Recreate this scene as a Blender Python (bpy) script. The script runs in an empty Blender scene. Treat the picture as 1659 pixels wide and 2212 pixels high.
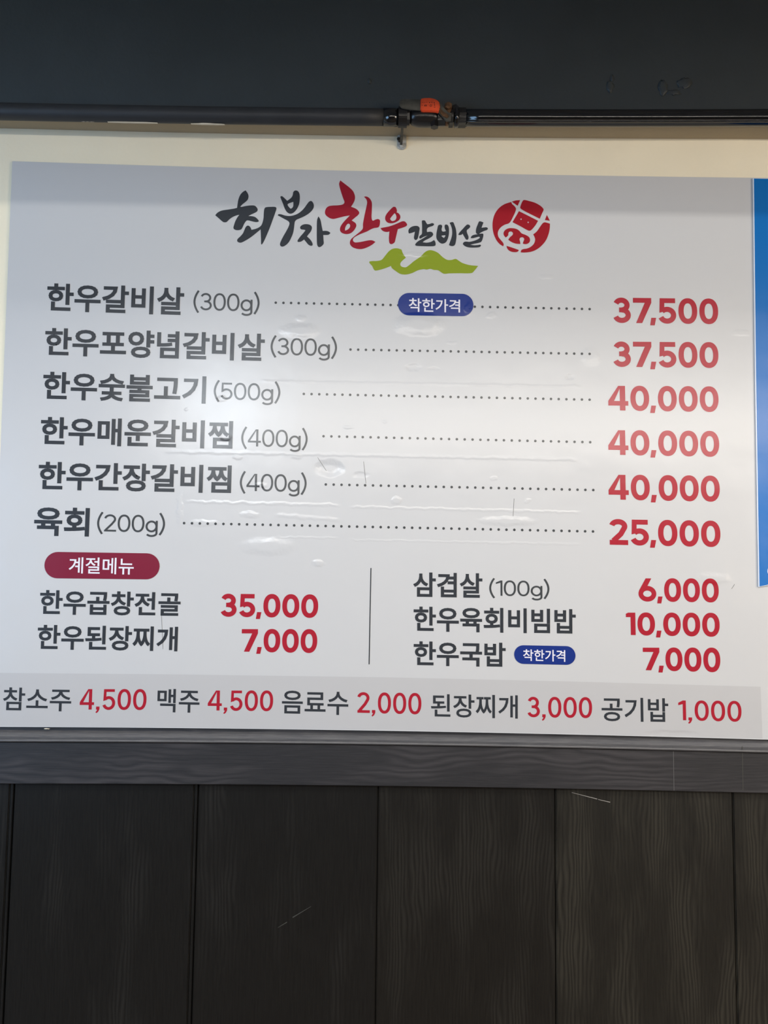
import bpy, bmesh, math, random
import numpy as np
from mathutils import Vector, Matrix
random.seed(4)
S = bpy.context.scene
COL = S.collection
R_ = math.radians

# ------------------------------------------------------------------ camera
F = 1650.0
W, H = 1659.0, 2212.0
CAM = Vector((0, -1.65, 1.5))
ROT = Matrix.Rotation(R_(-0.7), 3, 'Z') @ Matrix.Rotation(R_(94.35), 3, 'X') @ Matrix.Rotation(R_(0.7), 3, 'Z')
cd = bpy.data.cameras.new('camera'); cam = bpy.data.objects.new('camera', cd); COL.objects.link(cam)
cam.matrix_world = Matrix.Translation(CAM) @ ROT.to_4x4()
cd.sensor_fit = 'VERTICAL'; cd.sensor_height = 36; cd.lens = F / H * 36; cd.clip_start = 0.01
S.camera = cam

# ------------------------------------------------------------------ world, lights, exposure
wd = bpy.data.worlds.new('world'); S.world = wd; wd.use_nodes = True
wd.node_tree.nodes['Background'].inputs[0].default_value = (0.7, 0.8, 1, 1)
wd.node_tree.nodes['Background'].inputs[1].default_value = 0.3
S.view_settings.view_transform = 'Standard'; S.view_settings.look = 'None'
S.view_settings.gamma = 1; S.view_settings.use_curve_mapping = False
S.view_settings.exposure = -0.03


def area(name, loc, aim, sx, sy, power, col, spread=180):
    d = bpy.data.lights.new(name, 'AREA'); d.shape = 'RECTANGLE'; d.size = sx; d.size_y = sy
    d.energy = power; d.color = col; d.spread = R_(spread)
    o = bpy.data.objects.new(name, d); COL.objects.link(o); o.location = loc
    o.rotation_euler = (Vector(aim) - Vector(loc)).to_track_quat('-Z', 'Y').to_euler()
    return o


# fluorescent row across the room behind the camera (its light is cut off above the sign by the ceiling beam)
area('tube_light', (1.1, -3.2, 2.57), (1.1, 0, 1.6), 4.8, 0.05, 32, (1.0, 0.95, 0.87))
# unseen light strip added behind the camera, low enough to pass under the ceiling beam and mirror in the glossy pipe
area('pipe_glint_light', (1.0, -2.0, 2.145), (1.0, 0, 2.2), 4.2, 0.04, 17, (1.0, 0.92, 0.82))
# unseen fill light added to brighten the lower wall; the ceiling beam blocks it higher up
area('lower_fill_light', (0.4, -1.55, 2.76), (0.4, -1.35, 0), 4.6, 0.6, 42, (1.0, 0.96, 0.91))
# warm light from the lit half of the room on the right
area('room_light', (3.3, -2.6, 1.75), (0.5, 0.0, 2.2), 1.2, 0.9, 46, (1.0, 0.84, 0.68))
# daylight from the shop window on the left
area('window_light', (-2.7, -1.9, 1.65), (0.0, 0.0, 2.2), 1.4, 1.2, 40, (0.34, 0.62, 1.0))
# small lamp over the next table, mirrored in the film of the sign
area('table_light', (-0.90, -3.0, 2.46), (-0.3, 0, 1.8), 0.3, 0.36, 9, (0.72, 0.86, 1.0))


# ------------------------------------------------------------------ helpers
def P(x, y, d=0.0):
    """point on the plane d metres in front of the wall that lies on the line of sight of a photo position"""
    v = ROT @ Vector(((x - W / 2) / F, -(y - H / 2) / F, -1.0))
    t = (-d - CAM.y) / v.y
    return CAM + v * t


def zline(pts, d, deg=2):
    """height as a function of X along a horizontal edge, from photo positions; continues straight outside"""
    q = [P(x, y, d) for x, y in pts]
    X = np.array([p.x for p in q]); Z = np.array([p.z for p in q])
    c = np.polyfit(X, Z, min(deg, len(pts) - 1)); a, b = X.min(), X.max()
    def f(x):
        xc = min(max(x, a), b)
        return float(np.polyval(c, xc))
    return f


def link(name, me, mat=None, parent=None):
    o = bpy.data.objects.new(name, me); COL.objects.link(o)
    if mat and not me.materials: me.materials.append(mat)
    if parent: o.parent = parent
    return o


def mesh(name, verts, faces, mat=None, parent=None, smooth=False):
    me = bpy.data.meshes.new(name); me.from_pydata([tuple(v) for v in verts], [], faces); me.update()
    if smooth:
        for p in me.polygons: p.use_smooth = True
    return link(name, me, mat, parent)


def from_bm(name, bm, mat=None, parent=None, smooth=False, flat=False):
    me = bpy.data.meshes.new(name)
    if not flat: bmesh.ops.recalc_face_normals(bm, faces=bm.faces[:])
    bm.to_mesh(me); bm.free()
    if smooth:
        for p in me.polygons: p.use_smooth = True
    return link(name, me, mat, parent)


def box_bm(bm, x0, x1, y0, y1, z0, z1, bev=0.0):
    r = bmesh.ops.create_cube(bm, size=1)
    for v in r['verts']:
        v.co = Vector(((x0 + x1) / 2 + v.co.x * (x1 - x0), (y0 + y1) / 2 + v.co.y * (y1 - y0), (z0 + z1) / 2 + v.co.z * (z1 - z0)))
    if bev:
        es = {e for v in r['verts'] for e in v.link_edges}
        bmesh.ops.bevel(bm, geom=list(es), offset=bev, segments=2, affect='EDGES')


def box(name, x0, x1, y0, y1, z0, z1, mat, parent=None, bev=0.0):
    bm = bmesh.new(); box_bm(bm, x0, x1, y0, y1, z0, z1, bev)
    return from_bm(name, bm, mat, parent)


def tag(o, label=None, cat=None, group=None, kind=None):
    if label: o['label'] = label
    if cat: o['category'] = cat
    if group: o['group'] = group
    if kind: o['kind'] = kind
    return o


def empty(name, loc):
    o = bpy.data.objects.new(name, None); COL.objects.link(o); o.location = loc
    o.empty_display_size = 0.05
    return o


def keep(o, root):
    """world-space mesh put under an Empty without moving"""
    o.parent = root; o.matrix_parent_inverse = Matrix.Translation(root.location).inverted()
    return o


def sweep(name, prof, xs, mat, parent=None, smooth=False, closed=True, disp=None):
    """prof(x) -> list of (y, z); extruded along X through stations xs"""
    V = []; Fc = []; n = None
    for i, x in enumerate(xs):
        p = prof(x); n = len(p)
        V += [(x, a, b) for a, b in p]
        if i:
            for j in range(n if closed else n - 1):
                k = (j + 1) % n
                Fc.append(((i - 1) * n + j, (i - 1) * n + k, i * n + k, i * n + j))
    if closed:
        Fc.append(tuple(range(n))[::-1]); Fc.append(tuple((len(xs) - 1) * n + j for j in range(n)))
    o = mesh(name, V, Fc, mat, parent, smooth)
    bm = bmesh.new(); bm.from_mesh(o.data); bmesh.ops.recalc_face_normals(bm, faces=bm.faces[:]); bm.to_mesh(o.data); bm.free()
    if smooth:
        for p in o.data.polygons: p.use_smooth = len(p.vertices) == 4
    return o


# ------------------------------------------------------------------ materials
def srgb(r, g, b):
    f = lambda c: (c / 255) / 12.92 if c / 255 <= 0.04045 else ((c / 255 + 0.055) / 1.055) ** 2.4
    return (f(r), f(g), f(b), 1)


class NT:
    def __init__(s, t): s.t = t
    def n(s, typ, **k):
        x = s.t.nodes.new(typ)
        ins = k.pop('i', {})
        for a, b in k.items(): setattr(x, a, b)
        for a, b in ins.items():
            if hasattr(b, 'is_output') or isinstance(b, bpy.types.NodeSocket): s.t.links.new(b, x.inputs[a])
            else: x.inputs[a].default_value = b
        return x
    def m(s, op, a, b=0.0, c=0.0):
        return s.n('ShaderNodeMath', operation=op, i={0: a, 1: b, 2: c}).outputs[0]


def mat(name, col, rough=0.5, spec=0.5, metal=0.0, bump=None, colvar=None):
    """bump(nt) -> (height socket, strength, distance); colvar(nt, colour) -> colour socket"""
    m = bpy.data.materials.new(name); m.use_nodes = True
    t = NT(m.node_tree); b = m.node_tree.nodes['Principled BSDF']
    b.inputs['Base Color'].default_value = col; b.inputs['Roughness'].default_value = rough
    b.inputs['Specular IOR Level'].default_value = spec; b.inputs['Metallic'].default_value = metal
    if colvar: m.node_tree.links.new(colvar(t, col), b.inputs['Base Color'])
    if bump:
        h, st, di = bump(t)
        bn = t.n('ShaderNodeBump', i={'Height': h, 'Strength': st, 'Distance': di})
        m.node_tree.links.new(bn.outputs[0], b.inputs['Normal'])
    return m


def pos(t): return t.n('ShaderNodeNewGeometry').outputs['Position']


def stretched(t, sc):
    return t.n('ShaderNodeMapping', i={'Vector': pos(t), 'Scale': sc}).outputs[0]


# --- relief of the glued film: bubbles and creases, shared by the film and everything printed on it
grp = bpy.data.node_groups.new('film_relief', 'ShaderNodeTree')
grp.interface.new_socket('Height', in_out='OUTPUT', socket_type='NodeSocketFloat')
g = NT(grp); go = grp.nodes.new('NodeGroupOutput')
gp = g.n('ShaderNodeNewGeometry').outputs['Position']
sep = g.n('ShaderNodeSeparateXYZ', i={0: gp})
nz = g.n('ShaderNodeTexNoise', i={'Vector': gp, 'Scale': 55.0, 'Detail': 2.0})
wob = g.n('ShaderNodeVectorMath', operation='MULTIPLY_ADD', i={0: nz.outputs['Color'], 1: (0.016, 0, 0.009), 2: gp}).outputs[0]
wob = g.n('ShaderNodeVectorMath', operation='SUBTRACT', i={0: wob, 1: (0.008, 0, 0.0045)}).outputs[0]
acc = None
def add(s):
    global acc
    acc = s if acc is None else g.m('ADD', acc, s)
BUB = [(905, 702, 58, 26, .8), (648, 715, 46, 17, .7), (893, 794, 20, 10, -.7), (938, 797, 13, 5, -.6), (1230, 815, 12, 8, -.6),
       (1062, 682, 12, 9, .4), (976, 741, 10, 5, .6), (712, 1012, 33, 19, -.9), (781, 1026, 18, 8, -.7), (857, 1081, 12, 10, .6),
       (1066, 1033, 9, 5, .4), (1140, 1082, 8, 6, .4), (688, 1217, 16, 9, .9), (512, 988, 11, 6, .7), (752, 924, 12, 5, .5),
       (830, 912, 8, 4, .4), (1095, 1126, 70, 11, .7), (540, 1112, 22, 8, .7), (388, 1100, 8, 40, .5), (895, 550, 38, 7, .7),
       (1180, 598, 20, 6, .5), (650, 688, 15, 9, .5), (404, 884, 6, 5, .4), (480, 862, 14, 8, .35), (488, 945, 16, 9, .3),
       (565, 1048, 14, 7, .5), (640, 985, 14, 8, .4), (1275, 770, 22, 22, .4), (1540, 1250, 40, 14, .5), (580, 1180, 60, 20, .5),
       (1010, 668, 8, 18, .5), (1600, 720, 24, 8, .4), (700, 480, 16, 6, .3), (440, 1130, 36, 8, .6), (1450, 1585, 60, 8, -.9)]
for (bx, by, rx, ry, a) in BUB:
    c = P(bx, by, 0.004)
    d = g.n('ShaderNodeVectorMath', operation='SUBTRACT', i={0: wob, 1: tuple(c)}).outputs[0]
    d = g.n('ShaderNodeVectorMath', operation='MULTIPLY', i={0: d, 1: (1000 / rx, 0, 1000 / ry)}).outputs[0]
    d = g.n('ShaderNodeVectorMath', operation='LENGTH', i={0: d}).outputs['Value']
    add(g.n('ShaderNodeMapRange', interpolation_type='SMOOTHSTEP', i={0: d, 1: 1.15, 2: .35, 3: 0.0, 4: a * min(rx, ry) / 12.0}).outputs[0])
for (x0, y0, x1, y1, w, a) in [(560, 824, 1260, 836, 5, .3), (350, 975, 1250, 993, 6, .35), (395, 1083, 740, 1092, 5, .4), (750, 1095, 1260, 1107, 5, .35),
                               (590, 1112, 742, 1124, 7, .4), (750, 1166, 1260, 1176, 4, .25), (590, 1160, 738, 1163, 4, .25)]:
    A, B = P(x0, y0, .004), P(x1, y1, .004); k = (B.z - A.z) / (B.x - A.x)
    ws = g.n('ShaderNodeSeparateXYZ', i={0: wob})
    line = g.m('SUBTRACT', g.m('SUBTRACT', ws.outputs[2], A.z), g.m('MULTIPLY', g.m('SUBTRACT', ws.outputs[0], A.x), k))
    hgt = g.n('ShaderNodeMapRange', interpolation_type='SMOOTHSTEP', i={0: g.m('ABSOLUTE', line), 1: w / 1000, 2: 0.0, 3: 0.0, 4: a * .6}).outputs[0]
    mid, half = (A.x + B.x) / 2, (B.x - A.x) / 2
    end = g.n('ShaderNodeMapRange', interpolation_type='SMOOTHSTEP', i={0: g.m('ABSOLUTE', g.m('SUBTRACT', sep.outputs[0], mid)), 1: half, 2: half - .02, 3: 0.0, 4: 1.0}).outputs[0]
    add(g.m('MULTIPLY', hgt, end))
lf = g.n('ShaderNodeTexNoise', i={'Vector': gp, 'Scale': 5.0, 'Detail': 3.0, 'Roughness': .45})
add(g.m('MULTIPLY', lf.outputs[0], 2.2))
fn = g.n('ShaderNodeTexNoise', i={'Vector': gp, 'Scale': 26.0, 'Detail': 2.0})
add(g.m('MULTIPLY', fn.outputs[0], 0.16))
grp.links.new(acc, go.inputs[0])


def film_bump(t):
    x = t.t.nodes.new('ShaderNodeGroup'); x.node_tree = grp
    return x.outputs[0], 1.0, 0.0013


def film(name, col, rough=0.24): return mat(name, col, rough, 0.5, bump=film_bump)


M_white = film('white_film', srgb(200, 201, 203))
M_band = film('grey_film', srgb(189, 189, 191))
M_ink = film('charcoal_ink', srgb(52, 56, 62))
M_note = film('grey_ink', srgb(66, 69, 72))
M_red = film('red_ink', srgb(168, 32, 50))
M_crim = film('crimson_ink', srgb(150, 24, 44))
M_seal = film('seal_red_ink', srgb(158, 20, 36))
M_pill = film('maroon_ink', srgb(126, 32, 56))
M_blue = film('blue_ink', srgb(26, 50, 128))
M_green = film('lime_ink', srgb(138, 156, 36))
M_letter = film('white_ink', srgb(232, 230, 240))
M_poster = film('poster_blue', srgb(0, 106, 186))
M_posterw = film('poster_white', srgb(216, 226, 240))


def plaster_bump(t):
    a = t.n('ShaderNodeTexNoise', i={'Vector': pos(t), 'Scale': 14.0, 'Detail': 6.0, 'Roughness': .6}).outputs[0]
    b = t.n('ShaderNodeTexNoise', i={'Vector': pos(t), 'Scale': 160.0, 'Detail': 3.0}).outputs[0]
    return t.m('ADD', a, t.m('MULTIPLY', b, .12)), .6, .004


def patch(amount, scale, darker=0.8):
    def f(t, col):
        n = t.n('ShaderNodeTexNoise', i={'Vector': pos(t), 'Scale': scale, 'Detail': 5.0})
        r = t.n('ShaderNodeValToRGB', i={0: n.outputs[0]})
        r.color_ramp.elements[0].position = .35; r.color_ramp.elements[1].position = .7
        r.color_ramp.elements[0].color = tuple(c * darker for c in col[:3]) + (1,)
        r.color_ramp.elements[1].color = col
        return r.outputs[0]
    return f


M_cream = mat('cream_paint', srgb(250, 240, 214), .55, .3, bump=plaster_bump, colvar=patch(1, 5, .95))
M_beam = mat('black_beam_paint', srgb(72, 78, 80), .5, .5, bump=plaster_bump, colvar=patch(1, 6, .85))
M_room = mat('room_paint', srgb(190, 186, 178), .7)
M_ceil = mat('ceiling_paint', srgb(205, 205, 203), .8)
M_under = mat('shaded_cream_paint', srgb(176, 162, 138), .7, .3, bump=plaster_bump)  # underside is cream; its shade is put into this darker colour
M_faint = mat('faint_scratch', srgb(66, 66, 62), .6)
M_floor = mat('floor_tile_paint', srgb(110, 92, 70), .4)
M_backing = mat('dark_joint', srgb(10, 10, 11), .8)


def wood(name, along, base, light, rough, bstr, ring=30.0, mask=.5):
    """black stained wood: wavy growth lines that come and go in patches over fine pores; grain runs along X (0) or Z (2)"""
    def st(t, a, b): return stretched(t, (a, 1, b) if along == 0 else (b, 1, a))
    def grain(t):
        off = t.n('ShaderNodeTexNoise', i={'Vector': st(t, 2.2, 9.0), 'Scale': 1.0, 'Detail': 3.0, 'Roughness': .6}).outputs[0]
        off = t.m('MULTIPLY', off, .11 if along == 0 else .07)
        sp = t.n('ShaderNodeSeparateXYZ', i={0: pos(t)})
        c = t.m('ADD', sp.outputs[2 if along == 0 else 0], off)
        w = t.m('PINGPONG', t.m('MULTIPLY', c, ring * 2), 1.0)
        f = t.n('ShaderNodeTexNoise', i={'Vector': st(t, 16.0, 420.0), 'Scale': 1.0, 'Detail': 4.0, 'Roughness': .65}).outputs[0]
        k = t.n('ShaderNodeTexNoise', i={'Vector': st(t, 3.0, 11.0), 'Scale': 1.0, 'Detail': 3.0}).outputs[0]
        k = t.n('ShaderNodeMapRange', interpolation_type='SMOOTHSTEP', i={0: k, 1: mask, 2: mask + .2, 3: 0.08, 4: 1.0}).outputs[0]
        return w, f, k
    def colvar(t, col):
        w, f, k = grain(t)
        v = t.m('ADD', t.m('MULTIPLY', t.m('MULTIPLY', w, k), .75), t.m('MULTIPLY', t.m('SUBTRACT', f, .35), .9))
        v = t.n('ShaderNodeClamp', i={0: v}).outputs[0]
        return t.n('ShaderNodeMix', data_type='RGBA', i={0: v, 6: base, 7: light}).outputs[2]
    def bump(t):
        w, f, k = grain(t)
        return t.m('ADD', t.m('MULTIPLY', t.m('MULTIPLY', w, k), .12), f), bstr, .0008
    return mat(name, base, rough, .5, bump=bump, colvar=colvar)


M_rail = wood('black_rail_wood', 0, srgb(31, 32, 36), srgb(62, 60, 63), .5, .3, 75.0, .42)
M_cap = wood('rail_cap_wood', 0, srgb(80, 80, 84), srgb(138, 136, 133), .4, .5, 150.0, .9)
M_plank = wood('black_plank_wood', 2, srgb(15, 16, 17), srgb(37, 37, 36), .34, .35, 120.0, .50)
M_plank3 = wood('black_plank_wood_halflit', 2, srgb(17, 17, 17), srgb(42, 41, 38), .35, .35, 125.0, .45)  # in-between copy: some of the room's light put into the colour
M_plank2 = wood('black_plank_wood_lit', 2, srgb(22, 22, 21), srgb(55, 53, 47), .36, .35, 130.0, .40)  # lit copy for the right: warm reflected room light put into the colour


def drip(t):
    b = t.n('ShaderNodeTexNoise', i={'Vector': stretched(t, (8, 60, 60)), 'Scale': 1.0, 'Detail': 4.0}).outputs[0]
    return b, .35, .003


M_pipe = mat('matte_black_pipe_paint', srgb(40, 43, 48), .55, .5, bump=drip, colvar=patch(1, 20, .8))
M_pipeg = mat('gloss_black_pipe_paint', srgb(16, 17, 20), .1, .6, bump=lambda t: (drip(t)[0], .05, .002))
M_valve = mat('black_valve_metal', srgb(22, 22, 24), .3, .5, bump=lambda t: (drip(t)[0], .5, .003))
M_lever = mat('overpainted_lever_metal', srgb(84, 82, 74), .6, .4, bump=plaster_bump, colvar=patch(1, 60, .5))
M_orange = mat('orange_vinyl_sleeve', srgb(232, 84, 44), .5, .4, bump=drip, colvar=patch(1, 70, .75))
M_rust = mat('rusty_metal', srgb(128, 92, 62), .6, .4, .3, bump=plaster_bump, colvar=patch(1, 90, .35))
M_zinc = mat('zinc_metal', srgb(215, 218, 216), .35, .5, .15, bump=drip, colvar=patch(1, 80, .5))
M_dark = mat('dark_marking', srgb(70, 20, 16), .5)
M_chip = mat('cream_chip', srgb(225, 215, 195), .6)
M_scr = mat('scratch_mark', srgb(150, 146, 142), .6)
M_hair = mat('hairline_mark', srgb(90, 90, 90), .6)

# ------------------------------------------------------------------ room shell
XS = [-3.2] + [(-1.3 + i * 0.1) for i in range(27)] + [3.6]
X0, X1 = XS[0], XS[-1]
zc = 2.9
tag(box('floor', X0, X1, -6, 0.1, -.1, 0, M_floor), kind='structure')
tag(box('ceiling', X0, X1, -6, 0.1, zc, zc + .1, M_ceil), kind='structure')
tag(box('wall_left', X0 - .1, X0, -6, 0.1, 0, zc, M_room), kind='structure')
tag(box('wall_right', X1, X1 + .1, -6, 0.1, 0, zc, M_room), kind='structure')
tag(box('wall_back', X0, X1, -6.1, -6, 0, zc, M_room), kind='structure')
wall = tag(box('wall_front', X0, X1, 0, .1, 0, zc, M_cream), kind='structure')
# ceiling beam in front of the wall, out of the frame, that cuts off the tube light
tag(box('trim_3', X0, X1, -.80, -.75, 2.368, zc, M_ceil), kind='structure')

# upper black beam against the wall
corner = zline([(0, 277), (500, 289), (830, 294), (1200, 299), (1659, 300)], 0)
D_B = .06
beam = sweep('trim_1', lambda x: [(0.0, corner(x)), (-D_B + .004, corner(x) + .001), (-D_B, corner(x) + .005), (-D_B, zc), (0, zc)], XS, M_beam)
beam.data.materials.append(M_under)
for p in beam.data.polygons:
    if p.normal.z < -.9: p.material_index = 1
tag(beam, kind='structure')


def lump(name, px, py, rx, rz, h, m, parent, d, seed):
    rnd = random.Random(seed); c = P(px, py, d); bm = bmesh.new()
    bmesh.ops.create_uvsphere(bm, u_segments=12, v_segments=8, radius=1)
    for v in bm.verts:
        k = 1 + rnd.uniform(-.3, .3)
        v.co = Vector((c.x + v.co.x * rx * k, c.y + v.co.y * h * k, c.z + v.co.z * rz * k))
    return from_bm(name, bm, m, parent, True)


lump('filler_lump', 1318, 188, .008, .014, .0025, M_beam, beam, D_B, 1)
lump('filler_lump', 1322, 170, .004, .008, .0025, M_beam, beam, D_B, 2)
lump('filler_lump', 1432, 190, .010, .016, .0025, M_beam, beam, D_B, 3)
lump('filler_lump', 1478, 180, .016, .012, .0025, M_beam, beam, D_B, 4)
lump('filler_lump', 1455, 200, .016, .006, .0025, M_beam, beam, D_B, 5)
lump('filler_lump', 798, 176, .004, .006, .0025, M_beam, beam, D_B, 6)

# ------------------------------------------------------------------ chair rail
d0, d1 = .030, .034
ztop = zline([(0, 1577), (400, 1582), (830, 1587), (1230, 1594), (1659, 1606)], .012)
zlip = zline([(0, 1589.5), (400, 1592), (830, 1597), (1230, 1604.5), (1659, 1613.5)], d0)
zbead = zline([(0, 1602), (400, 1604), (830, 1608), (1230, 1616), (1659, 1626)], d1)
zbot = zline([(0, 1694), (400, 1695), (830, 1698), (1230, 1706), (1659, 1714)], d1 - .004)


def cap_prof(x):
    a, l = ztop(x), zlip(x)
    return [(0, l + .006), (-.0019, l + .0055), (0, l - .012), (-d0 + .006, l - .012), (-d0 + .001, l - .007), (-d0, l - .0015), (-d0 + .0015, l), (-.012, l + .004)]


def board_prof(x):
    b, l, z = zbead(x), zlip(x), zbot(x)
    return [(0, z), (-d1 + .006, z), (-d1 + .004, z + .0015), (-d1 + .004, b - .003), (-d1 + .001, b - .001), (-d1, b + .002), (-d1 + .0015, b + .0045),
            (-d1 + .006, l - .0115), (0, l - .0115)]


rail = tag(sweep('trim_2', board_prof, XS, M_rail), kind='structure')
capo = sweep('rail_cap', cap_prof, XS, M_cap, rail)
sweep('rail_back_strip', lambda x: [(0, zlip(x) + .004), (-.0017, zlip(x) + .004), (-.0017, ztop(x) + .012), (0, ztop(x) + .012)], XS, M_rail, rail)
sweep('rail_bead', lambda x: [(-d1 + .0012 + .0024 * math.cos(k * math.pi / 6), zbead(x) + .0020 + .0026 * math.sin(k * math.pi / 6)) for k in range(12)], XS, M_cap, rail, True)  # highlight along the bead is put in with the lighter cap wood
# upright joints in the rail
for px in (1455, 1604):
    a, b = P(px - .5, 1612, d1 - .0036), P(px + 1, 1708, d1 - .0036)
    w = .0006
    mesh('joint_line', [(a.x - w, a.y, a.z), (a.x + w, a.y, a.z), (b.x + w, b.y, b.z), (b.x - w, b.y, b.z)], [(0, 1, 2, 3)],
         M_hair if px < 1500 else M_faint, rail)
lump('paint_chip', 101, 1574.3, .006, .001, .0016, M_chip, rail, .012, 7)

# ------------------------------------------------------------------ plank wainscot
DP = .014
box('joint_backing', X0, X1, -.004, 0, 0.0, P(800, 1650, 0).z, M_backing, wall)
gx = [P(31, 1700, DP).x, P(429, 1700, DP).x, P(817, 1702, DP).x, P(1199, 1708, DP).x, P(1582, 1712, DP).x]
st = (gx[-1] - gx[0]) / 4
tilt = [-.006, .004, .0, .0, .0]
edges = [gx[0] - st * k for k in range(6, 0, -1)] + gx + [gx[-1] + st * k for k in range(1, 6)]
rb = zbot(0) + .012
for g0 in gx[:2]:
    box('joint_strip', g0 - .0078, g0 - .0022, -DP + .0004, -.004, 0, rb, M_plank, wall, .0006)
for i in range(len(edges) - 1):
    a, b = edges[i] + .0010, edges[i + 1] - .0010
    if i in (5, 6): b -= .0080
    if a < X0 or b > X1: continue
    dd = DP + (0.0006 if i % 2 else 0)
    bm = bmesh.new(); box_bm(bm, a, b, -dd, -.004, .0, rb, 0)
    es = [e for e in bm.edges if abs(e.verts[0].co.y + dd) < 1e-5 and abs(e.verts[1].co.y + dd) < 1e-5 and abs(e.verts[0].co.x - e.verts[1].co.x) < 1e-5]
    bmesh.ops.bevel(bm, geom=es, offset=.0022, segments=2, affect='EDGES')
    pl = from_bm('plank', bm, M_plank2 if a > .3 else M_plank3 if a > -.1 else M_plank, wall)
    if i == 9: plR = pl
    if i == 8: plM = pl


def stroke(name, a, b, w0, w1, d, m, parent, th=.0003):
    A, B = P(a[0], a[1], d), P(b[0], b[1], d); n = Vector((-(B - A).z, 0, (B - A).x)).normalized()
    v = [A + n * w0, B + n * w1, B - n * w1, A - n * w0]
    v += [p + Vector((0, th, 0)) for p in v]
    return mesh(name, v, [(0, 1, 2, 3), (4, 5, 6, 7), (0, 1, 5, 4), (2, 3, 7, 6), (1, 2, 6, 5), (0, 3, 7, 4)], m, parent)


stroke('scratch', (1235, 1712), (1290, 1726), .0004, .0007, DP + .0011, M_scr, wall)
stroke('scratch', (1292, 1727), (1318, 1733), .0004, .0007, DP + .0011, M_scr, wall)
stroke('scratch', (600, 2004), (620, 1992), .0004, .0009, DP + .0011, M_faint, wall)
stroke('scratch', (632, 1982), (672, 1958), .0011, .0003, DP + .0011, M_faint, wall)

# ------------------------------------------------------------------ menu board
DF = .006          # face of the board
board = empty('menu_board', P(829, 1585, 0) + Vector((0, 0, 0)))
topf = [(25, 348), (300, 356.5), (500, 362.5), (830, 371), (1200, 378), (1500, 381.5), (1659, 385)]
botf = [(0, 1570), (400, 1573.5), (830, 1578.5), (1230, 1586.5), (1659, 1598)]
zt, zb = zline(topf, DF), zline(botf, DF)
lt = P(26.5, 348, DF); lm = P(12, 700, DF)
klt = (lt.x - lm.x) / (lt.z - lm.z)
xleft = lambda z: lt.x + (z - lt.z) * klt
xR = P(1659, 1000, DF).x + .02
nx, nzv = 60, 2
V = []; Fc = []
for yy in (-DF, -.002):
    for i in range(nx + 1):
        for j in (0, 1):
            u = i / nx
            zz = 0
            xl = xleft(zb(-.8) if j == 0 else lt.z)
            x = xl + (xR - xl) * u
            V.append((x, yy, zb(x) if j == 0 else zt(x)))
n = (nx + 1) * 2
for i in range(nx):
    a = i * 2
    Fc += [(a, a + 2, a + 3, a + 1), (n + a + 1, n + a + 3, n + a + 2, n + a), (a, n + a, n + a + 2, a + 2), (a + 1, a + 3, n + a + 3, n + a + 1)]
Fc += [(0, 1, n + 1, n), (2 * nx, n + 2 * nx, n + 2 * nx + 1, 2 * nx + 1)]
keep(mesh('board_face', V, Fc, M_white), board)
tag(board, 'large white glossy restaurant menu board glued on cream wall above black wood rail', 'menu sign')

EPS = .0004


def curve_mesh(polys, name='t', bev=0.0):
    """filled, thin print from closed outlines in photo positions (holes by even-odd)"""
    c = bpy.data.curves.new(name, 'CURVE'); c.dimensions = '2D'; c.fill_mode = 'BOTH'
    for pl in polys:
        s = c.splines.new('POLY'); s.points.add(len(pl) - 1); s.use_cyclic_u = True
        for q, (x, y) in zip(s.points, pl): q.co = (x, -y, 0, 1)
    o = bpy.data.objects.new(name, c)
    COL.objects.link(o)
    me = bpy.data.meshes.new_from_object(o.evaluated_get(bpy.context.evaluated_depsgraph_get()))
    bpy.data.objects.remove(o); bpy.data.curves.remove(c)
    return me


def lay(me, fn, d):
    """map flat mesh coordinates to photo positions with fn, then onto the board (source z = tiny extra depth)"""
    bm = bmesh.new(); bm.from_mesh(me)
    for v in bm.verts:
        x, y = fn(v.co.x, v.co.y); v.co = P(x, y, d + v.co.z)
    bm.normal_update()
    for f in bm.faces:
        if f.normal.y > 0: f.normal_flip()
    return bm


def smooth_poly(pts, n=6):
    """closed outline through pts; a third value marks a sharp corner"""
    N = len(pts); out = []
    q = [Vector(p[:2]) for p in pts]; cor = [len(p) > 2 for p in pts]
    def tan(i, seg):
        if cor[i]: return Vector((0, 0))
        t = q[(i + 1) % N] - q[i - 1]
        L = t.length
        return t / L * seg if L > 1e-6 else Vector((0, 0))
    for i in range(N):
        a, b = q[i], q[(i + 1) % N]; L = (b - a).length
        m0, m1 = tan(i, L), tan((i + 1) % N, L)
        if cor[i]: m0 = (b - a) * 1.0
        if cor[(i + 1) % N]: m1 = (b - a) * 1.0
        for k in range(n):
            t = k / n
            h = (2 * t**3 - 3 * t**2 + 1, t**3 - 2 * t**2 + t, -2 * t**3 + 3 * t**2, t**3 - t**2)
            p = a * h[0] + m0 * h[1] + b * h[2] + m1 * h[3]
            out.append((p.x, p.y))
    return out


def art(name, ox, oy, s, polys, m, parent=None, d=DF + EPS, n=6):
    pp = [smooth_poly([((p[0] / s + ox), (p[1] / s + oy)) + tuple(p[2:]) for p in poly], n) for poly in polys]
    me = curve_mesh(pp)
    bm = lay(me, lambda x, y: (x, -y), d); bpy.data.meshes.remove(me)
    o = from_bm(name, bm, m, flat=True)
    if parent is not None:
        if parent.type == 'EMPTY': keep(o, parent)
        else: sub(o, parent)
    return o


def sub(o, part):
    """sub-part of a part that itself hangs under the board's Empty"""
    o.parent = part; o.matrix_parent_inverse = Matrix.Identity(4)
    return o


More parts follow.
